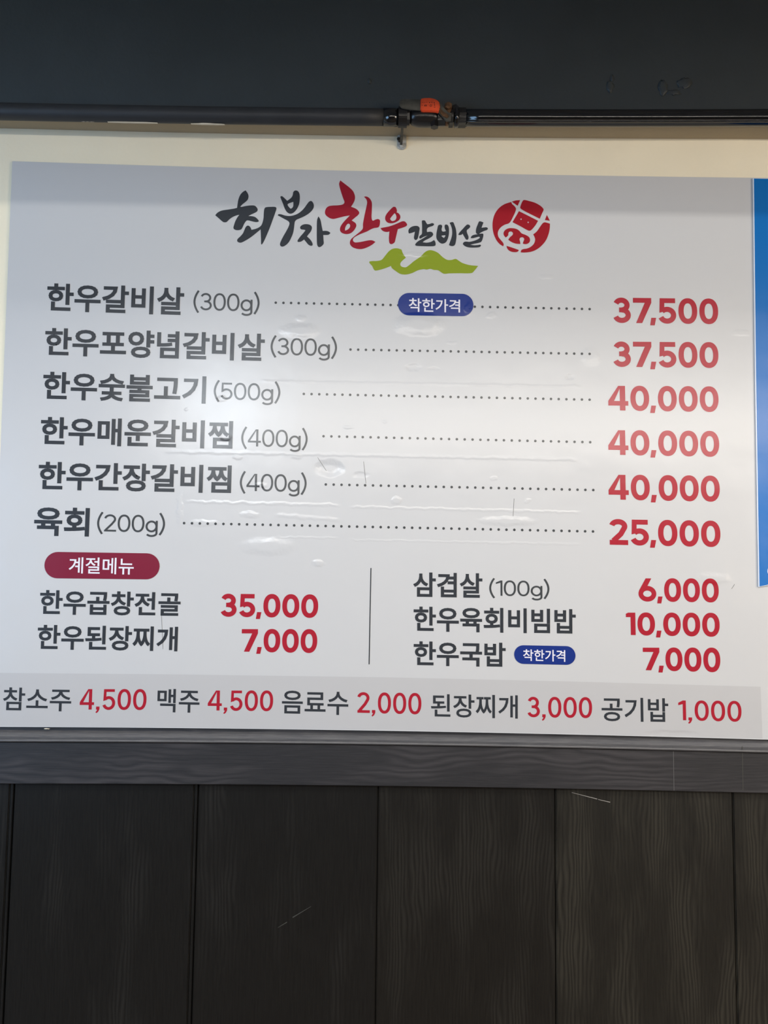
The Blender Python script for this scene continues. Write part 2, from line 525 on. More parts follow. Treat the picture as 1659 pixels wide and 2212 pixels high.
_cache = {}
def glyphs(text, off=0.0):
    """text as a flat mesh, made bolder by a square-ended band along every outline edge"""
    k = (text, off)
    if k not in _cache:
        c = bpy.data.curves.new('t', 'FONT'); c.body = text; c.resolution_u = 4
        o = bpy.data.objects.new('t', c); COL.objects.link(o)
        me = bpy.data.meshes.new_from_object(o.evaluated_get(bpy.context.evaluated_depsgraph_get()))
        bpy.data.objects.remove(o); bpy.data.curves.remove(c)
        bm = bmesh.new(); bm.from_mesh(me); bmesh.ops.remove_doubles(bm, verts=bm.verts[:], dist=1e-5)
        rnd = random.Random(7)
        for e in [e for e in bm.edges if len(e.link_faces) == 1] if off else []:
            p, q = e.verts[0].co, e.verts[1].co; t = (q - p)
            L = t.length
            if L < 1e-5: continue
            t = t / L; nn = Vector((-t.y, t.x, 0)) * off; x = t * min(off, L * 1.0 if L < .03 else off); z = Vector((0, 0, rnd.uniform(1e-5, 2e-4)))
            bm.faces.new([bm.verts.new(v + z) for v in (p - x - nn, q + x - nn, q + x + nn, p - x + nn)])
        bm.to_mesh(me); bm.free()
        _cache[k] = me
    return _cache[k]


def bounds(me):
    xs = [v.co.x for v in me.vertices]; ys = [v.co.y for v in me.vertices]
    return min(xs), max(xs), min(ys), max(ys)


def quad(b, q):
    """map bbox b (x0,x1,y0,y1) on photo quad q (x0, ytop0, ybot0, x1, ytop1, ybot1); uprights lean as the walls do"""
    x0, x1, y0, y1 = b; X0_, T0, B0, X1_, T1, B1 = q
    xm = (X0_ + X1_) / 2; lean = (xm - 1010) * 4.6e-5
    def fn(x, y):
        u = (x - x0) / (x1 - x0); v = (y - y0) / (y1 - y0)
        yy = (B0 + (T0 - B0) * v) * (1 - u) + (B1 + (T1 - B1) * v) * u
        xx = X0_ + (X1_ - X0_) * u + (yy - (T0 + B0 + T1 + B1) / 4) * lean
        return xx, yy
    return fn


def kor(name, text, q, m=None, off=.022, parent=None, d=DF + EPS):
    me = glyphs(text, off)
    o = from_bm(name, lay(me, quad(bounds(me), q), d), m or M_ink, flat=True)
    return keep(o, board) if parent is None else sub(o, parent)


# digits, brackets and g of a plain sans serif: strokes of width w in a box 1 high
WID = {'0': .74, '1': .40, '2': .72, '3': .71, '4': .79, '5': .72, '6': .78, '7': .72, 'g': .65, '(': .34, ')': .34, ',': .24}


def ribbon(pts, w, closed=False):
    """band of width w along pts, as one quad per piece"""
    n = len(pts); L = []; R = []
    for i, p in enumerate(pts):
        a = pts[(i - 1) % n] if closed or i else p; b = pts[(i + 1) % n] if closed or i < n - 1 else p
        t = Vector((b[0] - a[0], b[1] - a[1])).normalized(); nn = Vector((-t.y, t.x)) * w / 2
        L.append((p[0] + nn.x, p[1] + nn.y)); R.append((p[0] - nn.x, p[1] - nn.y))
    if closed: return [('band', L, R, True)]
    return [('band', L, R, False)]


def arc(cx, cy, rx, ry, a0, a1, n=22, e=1.0):
    out = []
    for i in range(n + 1):
        a = math.radians(a0 + (a1 - a0) * i / n); c, s_ = math.cos(a), math.sin(a)
        out.append((cx + rx * math.copysign(abs(c) ** e, c), cy + ry * math.copysign(abs(s_) ** e, s_)))
    return out


def glyph(ch, w, style):
    W_ = WID[ch] * (.84 if style == 'side' and ch in '0123456789' else (.93 if style == 'light' and ch in '0123456' else 1)); h = w / 2
    v = w * .92 / 2; o = -.012
    if ch == '0': return W_, ribbon(arc(W_ / 2, .5, W_ / 2 - h, .5 - h - o, 0, 360, 40, .9)[:-1], w, True)
    if ch == '1':
        if style == 'bold': return W_, [[(0, .80), (0, .95), (.10, 1), (W_, 1), (W_, 0), (W_ - w, 0), (W_ - w, .80)]]
        return W_, [[(W_ - w, 0), (W_, 0), (W_, 1), (W_ - w * .9, 1), (W_ - w, .86)], [(0, .80 - w * .3), (0, .80 + w * .6), (W_ - w * .9, 1), (W_ - w, 1 - w * 1.3)]]
    if ch == '2':
        ry = .27; c = arc(W_ / 2 - .01, 1 - ry, W_ / 2 - h - .01, ry - h - o, 168, -28, 20)
        c += [(W_ * .62, .43), (h * 1.3 + .02, w * .75)]
        return W_, ribbon(c, w) + [[(0.015, 0), (W_, 0), (W_, w * .93), (0.015, w * .93)]]
    if ch == '3':
        m = .525; t = arc(W_ / 2 - .02, (1 + m) / 2 - v / 2, W_ / 2 - h - .03, (1 - m) / 2 - v / 2 + .004, 158, -90, 20)
        bcy = (m + 0) / 2 + v / 2 - .0; bt = arc(W_ / 2 - .01, (m) / 2 + .0, W_ / 2 - h - .0, m / 2 - h + .02 + 0, 90, -160, 22)
        t = arc(W_ / 2 - .02, (1 - h + m - .01) / 2, W_ / 2 - h - .03, (1 - h - m + .01) / 2 + .006, 160, -90, 20)
        bt = arc(W_ / 2 - .01, (m - .01 + h) / 2, W_ / 2 - h, (m - .01 - h) / 2 + .006, 90, -162, 22)
        return W_, ribbon(t, w) + ribbon(bt, w) + [[(W_ * .34, m - .01 - v), (W_ / 2, m - .01 - v), (W_ / 2, m - .01 + v), (W_ * .34, m - .01 + v)]]
    if ch == '4':
        s1 = W_ * .85 if style != 'light' else W_ * .80; s0 = s1 - w * 1.04; b0, b1 = .195, .195 + w * .92
        if style != 'bold': b0, b1 = .225, .225 + w * .95
        k = w * 1.18
        return W_, [[(s0, 0), (s1, 0), (s1, 1), (s0, 1)], [(0, b0), (W_, b0), (W_, b1), (0, b1)], [(0, b0 + .01), (s0 - .02 + w * .02, 1), (s0 + w * .5, 1), (s0 + w * .5, 1 - w * .45), (k, b1 - .01), (k, b0 + .01)][0:0] or
                    [(0, b1 - .001), (s0 - w * .28, 1), (s0 + .001, 1), (s0 + .001, 1 - w * .55), (w * 1.12, b1 - .001)]]
    if ch == '5':
        cy = .325; x0 = W_ * .075
        c = arc(W_ / 2 - .005, cy, W_ / 2 - h, cy - h - o, 138, -160, 26)
        return W_, [[(x0 + .02, 1 - w * .93), (W_ - .04, 1 - w * .93), (W_ - .04, 1), (x0 + .02, 1)], [(x0, .42), (x0 + w * .92, .47), (x0 + w * .98, 1 - w * .5), (x0 + .02, 1)]] + ribbon(c, w)
    if ch == '6':
        c = arc(W_ / 2, .33, W_ / 2 - h, .33 - h - o, 0, 360, 36)[:-1]
        return W_, ribbon(c, w, True) + [[(W_ * .42, 1), (W_ * .42 + w * 1.2, 1), (W_ * .36 + w * .35, .58), (W_ * .2 + w * .2, .45), (.022, .46)]]
    if ch == '7':
        return W_, [[(0, 1 - w * .93), (W_, 1 - w * .93), (W_, 1), (0, 1)], [(W_ - w * 1.25, 1 - w * .93), (W_, 1 - w * .93), (.15 * W_ + w * 1.17, 0), (.15 * W_, 0)]]
    if ch == 'g':
        c = arc(W_ / 2 - .01, .345, W_ / 2 - h, .345 - h, 0, 360, 32)[:-1]
        t = [(W_ - h, .60), (W_ - h, -.05)] + arc(W_ / 2, -.05, W_ / 2 - h, .22 - h, 0, -155, 18)[1:]
        return W_, ribbon(c, w, True) + ribbon(t, w) + [[(W_ - w, .5), (W_, .5), (W_, .68), (W_ - w, .68)]]
    if ch in '()':
        c = [(h + (W_ - w) * (2 * u - 1) ** 2 * 1.0, -.15 + 1.27 * u) for u in [i / 16 for i in range(17)]]
        c = [(h + (W_ - w) * abs(2 * u - 1) ** 1.9, -.15 + 1.28 * u) for u in [i / 20 for i in range(21)]]
        if ch == ')': c = [(W_ - x, y) for x, y in c]
        return W_, ribbon(c, w)
    if ch == ',':
        if style == 'bold': return .235, [[(.05, .215), (.24, .215), (.18, -.085), (0, -.085)]]
        return .19, [[(.03, .15), (.19, .15), (.19, .02), (.13, -.11), (.05, -.17), (.01, -.13), (.07, -.04), (.08, .0), (.03, .0)]]


GAP = {'bold': .085, 'light': .075, 'side': .10}


def figures(name, text, q, m, w, style):
    g_ = GAP[style]; cur = 0; bm = bmesh.new()
    for i, ch in enumerate(text):
        adv, shapes = glyph(ch, w, style)
        if ch == ',': cur += (-.145 if text[i - 1] == '7' else -.055) if style == 'bold' else -.03
        for si, sh in enumerate(shapes):
            zz = si * 5e-5
            if sh and sh[0] == 'band':
                _, L, R2, cl = sh
                l = [bm.verts.new((x + cur, y, zz)) for x, y in L]; r = [bm.verts.new((x + cur, y, zz)) for x, y in R2]; n = len(l)
                for k in range(n if cl else n - 1):
                    j = (k + 1) % n; bm.faces.new((l[k], l[j], r[j], r[k]))
            elif sh:
                bm.faces.new([bm.verts.new((x + cur, y, zz)) for x, y in sh])
        cur += adv + g_ + (.02 if ch == ',' and style == 'side' else 0) - (.04 if ch == '(' else 0)
        if i + 1 < len(text) and text[i + 1] == ')': cur -= .02
    me = bpy.data.meshes.new('tmp'); bm.to_mesh(me); bm.free()
    o = from_bm(name, lay(me, quad((0, cur - g_, 0, 1), q), DF + EPS), m, flat=True); bpy.data.meshes.remove(me)
    return keep(o, board)


def note(name, text, q): return figures(name, text, q, M_note, .112, 'light')
def side(name, text, q): return figures(name, text, q, M_red, .142, 'side')
def price(name, text, q): return figures(name, text, q, M_red, .205, 'bold')


def dots(a, b, n, r=2.9):
    bm = bmesh.new()
    for i in range(n + 1):
        x = a[0] + (b[0] - a[0]) * i / n; y = a[1] + (b[1] - a[1]) * i / n
        c = P(x, y, DF + EPS); vs = [bm.verts.new((c.x + math.cos(k * math.pi / 6) * r * .00098, c.y, c.z + math.sin(k * math.pi / 6) * r * .00098)) for k in range(12)]
        f = bm.faces.new(vs)
        if f.normal.y > 0: f.normal_flip()
    bm.normal_update()
    for f in bm.faces:
        if f.normal.y > 0: f.normal_flip()
    o = from_bm('dotted_leader', bm, M_note, flat=True); o['kind'] = 'stuff'
    return keep(o, board)


def pill(name, q, m):
    """stadium in a photo quad"""
    X0_, T0, B0, X1_, T1, B1 = q; h = (B0 - T0); w = X1_ - X0_; r = h / 2 / w; pts = []
    lean = ((X0_ + X1_) / 2 - 1010) * 4.6e-5
    for k in range(17):
        a = math.pi / 2 + math.pi * k / 16; pts.append((r + r * math.cos(a), .5 + .5 * math.sin(a)))
    for k in range(17):
        a = -math.pi / 2 + math.pi * k / 16; pts.append((1 - r + r * math.cos(a), .5 + .5 * math.sin(a)))
    f = quad((0, 1, 0, 1), q)
    me = curve_mesh([[f(*p) for p in pts]])
    o = from_bm(name, lay(me, lambda x, y: (x, -y), DF + 2 * EPS), m, flat=True)
    return keep(o, board)


# footer band first (under its lettering)
bt = [(-20.5, 1453), (0, 1453.5), (400, 1457), (830, 1463), (1230, 1472), (1643, 1483.5)]
poly = bt + [(1647, 1595), (1230, 1584.5), (830, 1576.5), (400, 1571.7), (0, 1568), (-20.5, 1567.8)]
art('footer_band', 0, 0, 1, [[p + (1,) for p in poly]], M_band, board, DF + EPS * .5, 1)['label'] = 'pale grey footer band'

# six main dishes
for t, q in [("한우갈비살", (101.5, 611.5, 671.5, 397.5, 621, 681.3)),
             ("한우포양념갈비살", (97.1, 708, 767.5, 571.8, 721.1, 780.5)),
             ("한우숯불고기", (92.9, 802.5, 862.5, 445.2, 813, 872.3)),
             ("한우매운갈비찜", (87.8, 900.2, 960, 503, 909.6, 970)),
             ("한우간장갈비찜", (83.1, 997, 1057.5, 500, 1005.5, 1065.8)),
             ("육회", (73.8, 1094, 1157, 193.2, 1097.5, 1159))]:
    kor('dish_name', t, q, off=.025)
for t, q in [("(300g)", (417.8, 632.5, 669.5, 560.8, 636, 673)), ("(300g)", (584.5, 729.5, 766, 728, 732.5, 769.5)),
             ("(500g)", (461.7, 826, 862, 605.6, 829.5, 866)), ("(400g)", (521.1, 926.8, 963.5, 664.6, 930, 967)),
             ("(400g)", (518.1, 1022.8, 1060, 662.4, 1026, 1063)), ("(200g)", (209.7, 1111, 1147.5, 356.5, 1113.5, 1150.5)),
             ("(100g)", (1056.8, 1253.5, 1286.5, 1186.8, 1255.5, 1288.5))]:
    note('weight_note', t, q)
dots((595.7, 653.8), (1273.7, 667.6), 41); dots((757.1, 755), (1273.7, 764.4), 31); dots((656.3, 850.9), (1273.7, 863.4), 37)
dots((698.9, 942.3), (1275, 955.2), 34); dots((703.8, 1046.5), (1281.6, 1058.5), 34); dots((397.7, 1130), (1281, 1148), 52)
for t, q in [("37,500", (1324.2, 642.9, 697.1, 1551.3, 645.6, 699.8)), ("37,500", (1324.2, 737.8, 792.1, 1551.8, 739.7, 794.5)),
             ("40,000", (1313.9, 833.3, 886.2, 1552.1, 835.2, 889.7)), ("40,000", (1313.9, 929.1, 982, 1553.5, 931.5, 986.6)),
             ("40,000", (1314.5, 1025.4, 1078.8, 1554.8, 1028.1, 1083.5)), ("25,000", (1316, 1121.5, 1176.5, 1556.2, 1125.5, 1181.4)),
             ("35,000", (476.5, 1282.5, 1331.9, 687.4, 1284.6, 1334.4)), ("7,000", (522, 1358.9, 1407.5, 685.3, 1359.5, 1410.4)),
             ("6,000", (1379.1, 1249.2, 1298.6, 1552.6, 1250.2, 1301)), ("10,000", (1352.4, 1323.3, 1371.5, 1554.6, 1324.3, 1375.3)),
             ("7,000", (1389, 1399, 1447.5, 1556, 1399.5, 1451.9))]:
    price('price', t, q)
# badges
b1 = pill('price_badge', (859.6, 632.3, 680.7, 1022.7, 635, 683.3), M_blue); b1['label'] = 'blue rounded badge with white lettering'
kor('badge_lettering', "착한가격", (883.1, 643.6, 673.4, 993.8, 647.2, 675.2), M_letter, .012, b1, DF + EPS * 3)
b2 = pill('price_badge', (1110.7, 1393.5, 1433.6, 1243.2, 1396, 1436.5), M_blue); b2['label'] = 'smaller blue rounded badge with white lettering'
kor('badge_lettering', "착한가격", (1130, 1402.4, 1427.4, 1221, 1404.4, 1429.8), M_letter, .012, b2, DF + EPS * 3)
b3 = pill('season_badge', (95.9, 1191.8, 1248.8, 344.8, 1195.6, 1251.7), M_pill); b3['label'] = 'maroon rounded badge with white lettering'
kor('badge_lettering', "계절메뉴", (148.6, 1203.5, 1238.2, 289.1, 1205.5, 1241.4), M_letter, .010, b3, DF + EPS * 3)
# lower block
for t, q in [("한우곱창전골", (86.2, 1274, 1327, 390, 1280, 1331)), ("한우된장찌개", (81.1, 1349.5, 1402.5, 384, 1354, 1407)),
             ("삼겹살", (892.7, 1236, 1289, 1042, 1238.5, 1291.5)), ("한우육회비빔밥", (893.7, 1310, 1363.5, 1243.7, 1316, 1369.5)),
             ("한우국밥", (893.7, 1385, 1437.5, 1092.4, 1388.5, 1441))]:
    kor('dish_name', t, q, off=.022)
art('divider_line', 0, 0, 1, [[(800.2, 1227, 1), (802.4, 1227, 1), (798.4, 1435, 1), (796.2, 1435, 1)]], M_ink, board, n=1)
# footer lettering
for t, q in [("참소주", (6.5, 1484.5, 1534.5, 154, 1487, 1537)), ("맥주", (340, 1487.5, 1538, 431, 1489.5, 1540)),
             ("음료수", (609, 1491.5, 1541.5, 752.5, 1494, 1545)), ("된장찌개", (931, 1499, 1548.5, 1118.5, 1502, 1552.5)),
             ("공기밥", (1299.7, 1505.8, 1557.5, 1443.7, 1508.4, 1560.3))]:
    kor('drink_name', t, q, off=.013)
for t, q in [("4,500", (172.5, 1488.5, 1532.7, 316.5, 1489, 1533.5)), ("4,500", (449, 1491.5, 1534.5, 590, 1492, 1536)),
             ("2,000", (771.5, 1495.5, 1539.5, 910.3, 1497.5, 1543)), ("3,000", (1139.2, 1505.3, 1549, 1279, 1506.5, 1551)),
             ("1,000", (1465.5, 1513, 1555.5, 1601.7, 1514.6, 1559))]:
    side('side_price', t, q)

# ---- logo: brush lettering, seal and hill
A1 = (460, 400, 10.369); A2 = (590, 400, 11.85); A3 = (690, 380, 11.85); A4 = (810, 430, 11.06); A5 = (930, 460, 12.762); A6 = (1055, 420, 11.441); A7 = (790, 520, 6.381)
K = 'logo_lettering'
art(K, *A1, [[(730, 115, 1), (775, 175), (797, 245), (780, 320), (735, 370), (660, 430), (612, 482, 1), (640, 487, 1), (760, 462), (870, 452), (940, 462), (985, 505), (1003, 550),
              (985, 590), (920, 628), (850, 660), (795, 692, 1), (870, 695), (940, 712), (995, 755), (1025, 800), (1005, 822), (950, 825), (870, 808), (770, 788), (725, 825), (690, 885),
              (655, 960), (630, 990), (570, 1008), (500, 1000), (460, 965), (470, 900), (500, 810), (545, 725), (590, 662, 1), (520, 680), (430, 720), (365, 768), (310, 822), (270, 832), (225, 822), (140, 750), (50, 672, 1),
              (110, 610), (200, 568), (340, 545), (470, 525), (540, 508, 1), (552, 420), (570, 320), (610, 220), (665, 155)]], M_ink, board)
art(K, *A1, [[(1185, 495), (1300, 485), (1400, 490), (1422, 520), (1400, 600), (1340, 770), (1270, 960), (1190, 1150), (1140, 1260), (1095, 1328), (1080, 1320), (1076, 1200), (1068, 990, 1),
              (980, 1062), (850, 1165), (730, 1240), (640, 1284), (590, 1285), (545, 1255), (550, 1210), (610, 1150), (670, 1080), (710, 990), (740, 930), (782, 905), (825, 925), (848, 960), (862, 1000, 1),
              (950, 980), (1030, 945), (1085, 895), (1115, 820), (1132, 740), (1138, 640), (1145, 560), (1160, 515)]], M_ink, board)
art(K, *A2, [[(215, 280), (250, 295), (360, 400, 1), (430, 350), (480, 300), (505, 240), (515, 180), (545, 145), (580, 135), (630, 150), (665, 195), (682, 270), (680, 380), (662, 490), (620, 590), (560, 670), (500, 715),
              (445, 730), (390, 715), (340, 670), (295, 590), (250, 470), (210, 370), (187, 310), (192, 288)],
             [(370, 500), (395, 470), (450, 448), (515, 425, 1), (518, 490), (505, 560), (455, 605, 1), (410, 565)]], M_ink, board)
art(K, *A2, [[(115, 770, 1), (145, 742), (220, 750), (300, 775), (400, 788), (500, 778), (620, 735), (720, 665), (800, 580), (880, 470), (930, 415), (975, 405), (1015, 440), (1040, 500), (1038, 570), (1000, 640), (920, 720),
              (800, 795), (680, 850), (600, 885), (560, 930), (545, 1000), (530, 1130), (505, 1240), (460, 1350), (400, 1460), (330, 1530), (250, 1572), (195, 1560), (175, 1510), (200, 1430), (260, 1310), (340, 1170), (400, 1050), (418, 970), (385, 920), (280, 860)]], M_ink, board)
art(K, *A2, [[(690, 1090), (715, 1040), (780, 1005), (860, 997), (940, 1015), (985, 1055), (992, 1110), (960, 1190), (905, 1260), (868, 1312, 1), (940, 1380), (990, 1450), (1012, 1510), (1000, 1545), (950, 1548), (900, 1520), (840, 1450), (790, 1390, 1),
              (740, 1430), (690, 1450), (630, 1448), (632, 1405), (700, 1310), (770, 1230), (828, 1155, 1), (790, 1140), (720, 1130)]], M_ink, board)
art(K, *A2, [[(1157, 800, 1), (1195, 850), (1220, 920), (1245, 1060), (1270, 1172, 1), (1330, 1168), (1400, 1178), (1440, 1200), (1462, 1220), (1445, 1250), (1410, 1270), (1350, 1275), (1283, 1275, 1), (1290, 1400), (1292, 1500), (1240, 1560), (1190, 1585),
              (1150, 1570), (1125, 1510), (1118, 1350), (1118, 1150), (1120, 980), (1128, 880)]], M_ink, board)
art(K, *A3, [[(535, 115, 1), (640, 195), (780, 305), (860, 390), (900, 480), (912, 560), (895, 640), (860, 710), (810, 790, 1), (880, 815), (950, 850), (1000, 900), (1020, 945), (990, 1000), (920, 1060), (825, 1140, 1), (890, 1180), (930, 1215), (945, 1270), (925, 1330),
              (870, 1410), (800, 1465), (720, 1488), (640, 1482), (565, 1450), (530, 1400), (530, 1330), (570, 1245), (650, 1145), (780, 1012, 1), (640, 1035), (500, 1070), (370, 1100), (290, 1090), (210, 1045), (150, 980), (145, 900), (180, 820), (240, 775), (340, 758), (480, 752),
              (580, 735), (625, 708), (640, 660), (610, 580), (550, 400), (505, 220), (515, 160)],
             [(655, 1400, 1), (660, 1330), (700, 1250), (748, 1222), (785, 1260), (775, 1320), (720, 1375)]], M_crim, board)
art(K, *A3, [[(1142, 538, 1), (1175, 525), (1230, 535), (1290, 580), (1335, 660), (1345, 740), (1340, 900), (1335, 1050), (1345, 1120), (1370, 1145), (1430, 1120), (1500, 1103), (1545, 1130), (1550, 1200), (1530, 1290), (1495, 1320), (1400, 1335), (1310, 1370), (1220, 1420),
              (1080, 1475), (960, 1530), (885, 1580), (858, 1630), (870, 1675), (910, 1700), (960, 1702), (1080, 1685), (1200, 1660), (1300, 1645), (1370, 1655), (1435, 1688, 1), (1350, 1760), (1220, 1830), (1080, 1872), (960, 1865), (850, 1825), (790, 1760), (780, 1690), (810, 1620), (880, 1555), (980, 1475), (1070, 1400), (1112, 1340), (1115, 1230), (1150, 1030), (1200, 800), (1222, 680), (1200, 600)]], M_crim, board)
art(K, *A4, [[(432, 190), (470, 185), (498, 200), (522, 260), (525, 290), (515, 318, 1), (555, 335), (595, 380), (607, 435), (585, 490), (520, 540), (440, 572), (360, 577), (295, 555), (250, 500), (245, 430), (275, 360), (340, 280)],
             [(468, 335, 1), (500, 375), (512, 440), (490, 495), (430, 525), (385, 510), (365, 470), (390, 430)]], M_crim, board)
art(K, *A4, [[(132, 695, 1), (200, 680), (330, 655), (460, 612), (580, 560), (660, 530), (715, 538), (760, 590), (768, 615), (740, 650), (640, 690), (547, 718, 1), (520, 830), (490, 960), (470, 1030), (420, 1070), (375, 1075), (345, 1045), (333, 940), (338, 850), (345, 775, 1),
              (290, 785), (220, 775), (165, 740)]], M_crim, board)
art(K, *A4, [[(800, 750), (820, 705), (880, 660), (960, 640), (1030, 650), (1065, 690), (1060, 760), (1040, 870), (1012, 955), (965, 978), (932, 935), (940, 860), (955, 778, 1), (900, 800), (815, 820), (803, 800)]], M_ink, board)
art(K, *A4, [[(1122, 520), (1150, 508), (1195, 515), (1222, 560), (1250, 602, 1), (1300, 595), (1370, 575), (1412, 602), (1380, 640), (1310, 665), (1260, 690), (1240, 735), (1245, 788, 1), (1330, 780), (1375, 805), (1390, 850), (1360, 895), (1280, 945), (1190, 990), (1140, 1030, 1),
              (1230, 1042), (1330, 1025), (1385, 995), (1412, 978, 1), (1440, 1020), (1450, 1080), (1435, 1115), (1350, 1128), (1150, 1125), (1000, 1118), (963, 1100), (975, 1060), (1040, 1000), (1130, 950), (1262, 868, 1), (1160, 905), (1075, 945), (1058, 905), (1075, 875), (1118, 835), (1125, 740), (1125, 620)]], M_ink, board)
art(K, *A5, [[(210, 350), (245, 327), (290, 325), (320, 355), (315, 400), (305, 450), (315, 495), (340, 512), (380, 512), (425, 498, 1), (400, 440), (388, 380), (398, 330), (430, 318), (470, 330), (500, 385), (510, 470), (505, 590), (480, 700), (430, 800), (370, 838), (310, 845), (250, 815), (190, 750), (162, 680), (165, 560), (185, 450)],
             [(305, 632), (350, 620), (410, 622), (395, 655), (372, 690, 1), (330, 665)]], M_ink, board)
art(K, *A5, [[(525, 275, 1), (560, 257), (625, 258), (655, 320), (695, 430), (712, 540), (715, 660), (700, 780), (680, 860), (650, 900), (600, 915), (550, 905), (508, 885, 1), (540, 790), (580, 670), (598, 560), (590, 440), (560, 340)]], M_ink, board)
art(K, *A5, [[(1000, 325), (1045, 320), (1085, 345), (1092, 385), (1055, 430), (1010, 465), (1000, 510), (1020, 580), (1045, 650), (1042, 710), (1015, 738), (975, 725), (935, 660), (885, 572, 1), (850, 600), (780, 608), (770, 590), (790, 550), (880, 450)]], M_ink, board)
art(K, *A5, [[(1335, 240), (1370, 230), (1460, 262, 1), (1430, 340), (1405, 408, 1), (1470, 400), (1550, 398), (1582, 430), (1555, 468), (1480, 495), (1380, 545), (1340, 575, 1), (1440, 570), (1458, 600), (1440, 700), (1400, 790), (1340, 820), (1200, 850), (1095, 878, 1), (1200, 890), (1300, 885), (1375, 875), (1390, 900),
              (1350, 940), (1200, 955), (1060, 950), (960, 920), (895, 860), (910, 815), (960, 790), (1080, 795), (1220, 760), (1320, 715), (1358, 680), (1340, 655), (1250, 675), (1170, 695), (1108, 692, 1), (1130, 640), (1190, 605), (1300, 585, 1), (1262, 560), (1250, 510), (1265, 410), (1300, 320)]], M_ink, board)
# seal (four outer pieces and the face inside)
Q = [[[(785, 140, 1), (725, 280, 1), (660, 235), (580, 178, 1), (680, 148)]],
     [[(565, 185, 1), (585, 235), (640, 285), (682, 350), (665, 430), (610, 550), (540, 680), (490, 720), (400, 750), (310, 810), (250, 890), (232, 970), (250, 1050), (310, 1130), (360, 1190), (378, 1240), (365, 1282, 1), (280, 1225), (200, 1130), (130, 970), (102, 800), (115, 620), (170, 460), (270, 330), (400, 240)]],
     [[(880, 137), (1000, 160), (1150, 205), (1270, 270), (1350, 340), (1365, 380), (1330, 460), (1270, 600, 1), (1150, 540), (960, 445), (810, 360), (788, 330), (800, 270), (845, 165)]],
     [[(755, 412, 1), (990, 530, 1), (1228, 652, 1), (1170, 750), (1100, 840), (1040, 892), (985, 892), (800, 790, 1), (595, 685, 1)],
      [(790, 612), (808, 594), (826, 612), (808, 630)], [(965, 690), (983, 672), (1001, 690), (983, 708)]],
     [[(1447, 508, 1), (1520, 652, 1), (1460, 640, 1), (1397, 632, 1)]],
     [[(1385, 690), (1450, 700), (1522, 722, 1), (1518, 830), (1490, 970), (1430, 1120), (1340, 1240), (1210, 1350), (1060, 1415), (900, 1435), (797, 1432, 1), (815, 1375), (860, 1352), (960, 1335), (1060, 1285), (1130, 1210), (1155, 1120), (1140, 1050), (1108, 988, 1), (1200, 910), (1270, 810), (1340, 715)]],
     [[(448, 1270, 1), (600, 1318), (752, 1372, 1), (735, 1405), (690, 1425), (590, 1420), (510, 1385), (465, 1330)]],
     [[(430, 1065, 1), (385, 1010), (375, 950), (410, 885), (490, 840), (580, 832), (690, 852), (760, 895), (820, 960), (920, 1000), (1000, 1050), (1028, 1110), (1015, 1180), (960, 1220), (900, 1228), (850, 1212, 1), (865, 1165), (885, 1110), (870, 1072), (828, 1058), (785, 1075), (770, 1115),
       (785, 1170), (790, 1225, 1), (680, 1215), (580, 1180), (490, 1118, 1), (540, 1050), (590, 1010), (608, 970), (590, 930), (552, 915), (510, 930), (492, 970), (490, 1010)]]]
for polys in Q: art('logo_seal', *A6, polys, M_seal, board)
art('logo_hill', *A7, [[(48, 295), (75, 282), (160, 278), (220, 262), (270, 205), (320, 145), (370, 112), (430, 104), (492, 120, 1), (515, 180), (553, 235, 1), (510, 270), (478, 310), (482, 345), (510, 362), (555, 365), (600, 335), (660, 285), (760, 215), (820, 155), (880, 130), (940, 140), (1000, 170), (1060, 225), (1120, 262), (1180, 265),
                         (1240, 250), (1275, 270), (1330, 305), (1430, 335), (1550, 347, 1), (1500, 410), (1460, 445), (1300, 448), (1150, 450), (1080, 455), (1040, 435), (1000, 408), (940, 402), (890, 388), (840, 398), (800, 392), (720, 408), (640, 445), (560, 465), (480, 458), (410, 415), (360, 375), (348, 348, 1), (250, 385), (140, 412), (115, 400), (90, 350)]], M_green, board)
for a, b in [((686, 988), (705, 1017)), ((785.5, 997), (790.5, 1044)), ((1110.5, 1077), (1108.5, 1115)), ((1587, 1262), (1580.5, 1272)), ((349, 1330), (352, 1402)), ((299, 1200), (303, 1245))]:
    stroke('scratch', a, b, .0003, .0003, DF + EPS, M_hair, None)
    keep(bpy.data.objects[[o.name for o in COL.objects][-1]], board)

# ------------------------------------------------------------------ blue poster on the right
pc = P(1637, 1267, .010)
poster = empty('blue_poster', (pc.x + .2, -.008, pc.z))
DQ = .0100
tl, bl, ml = P(1626.5, 385, DQ), P(1638.5, 1268, DQ), P(1631, 800, DQ)
tr, br = P(1659, 386, DQ), P(1659, 1264.3, DQ)
ex = .55
kt = (tr.z - tl.z) / (tr.x - tl.x); kb = (br.z - bl.z) / (br.x - bl.x) * .12
V = [tl, ml, bl, Vector((bl.x + ex, -DQ, bl.z + (br.z - bl.z) + .01)), Vector((tl.x + ex, -DQ, tl.z - .002))]
V[3].z = bl.z + .006
V.insert(3, br)
pv = [tuple(v) for v in V]
n = len(pv)
allv = pv + [(a, b + .0025, c) for a, b, c in pv]
keep(mesh('poster_sheet', allv, [tuple(range(n)), tuple(range(2 * n - 1, n - 1, -1))] + [(i, i + n, (i + 1) % n + n, (i + 1) % n) for i in range(n)], M_posterw), poster)
ins = .0022
def insl(v, dx, dz): return Vector((v.x + dx, -DQ - .0003, v.z + dz))
pf = [insl(tl, ins, -.0008), insl(ml, ins, 0), insl(bl, ins, .0012), insl(br, 0, .0014), insl(V[4], -.004, .003), insl(V[5], -.004, -.003)]
pv = [tuple(v) for v in pf]; n = len(pv)
allv = pv + [(a, b + .00025, c) for a, b, c in pv]
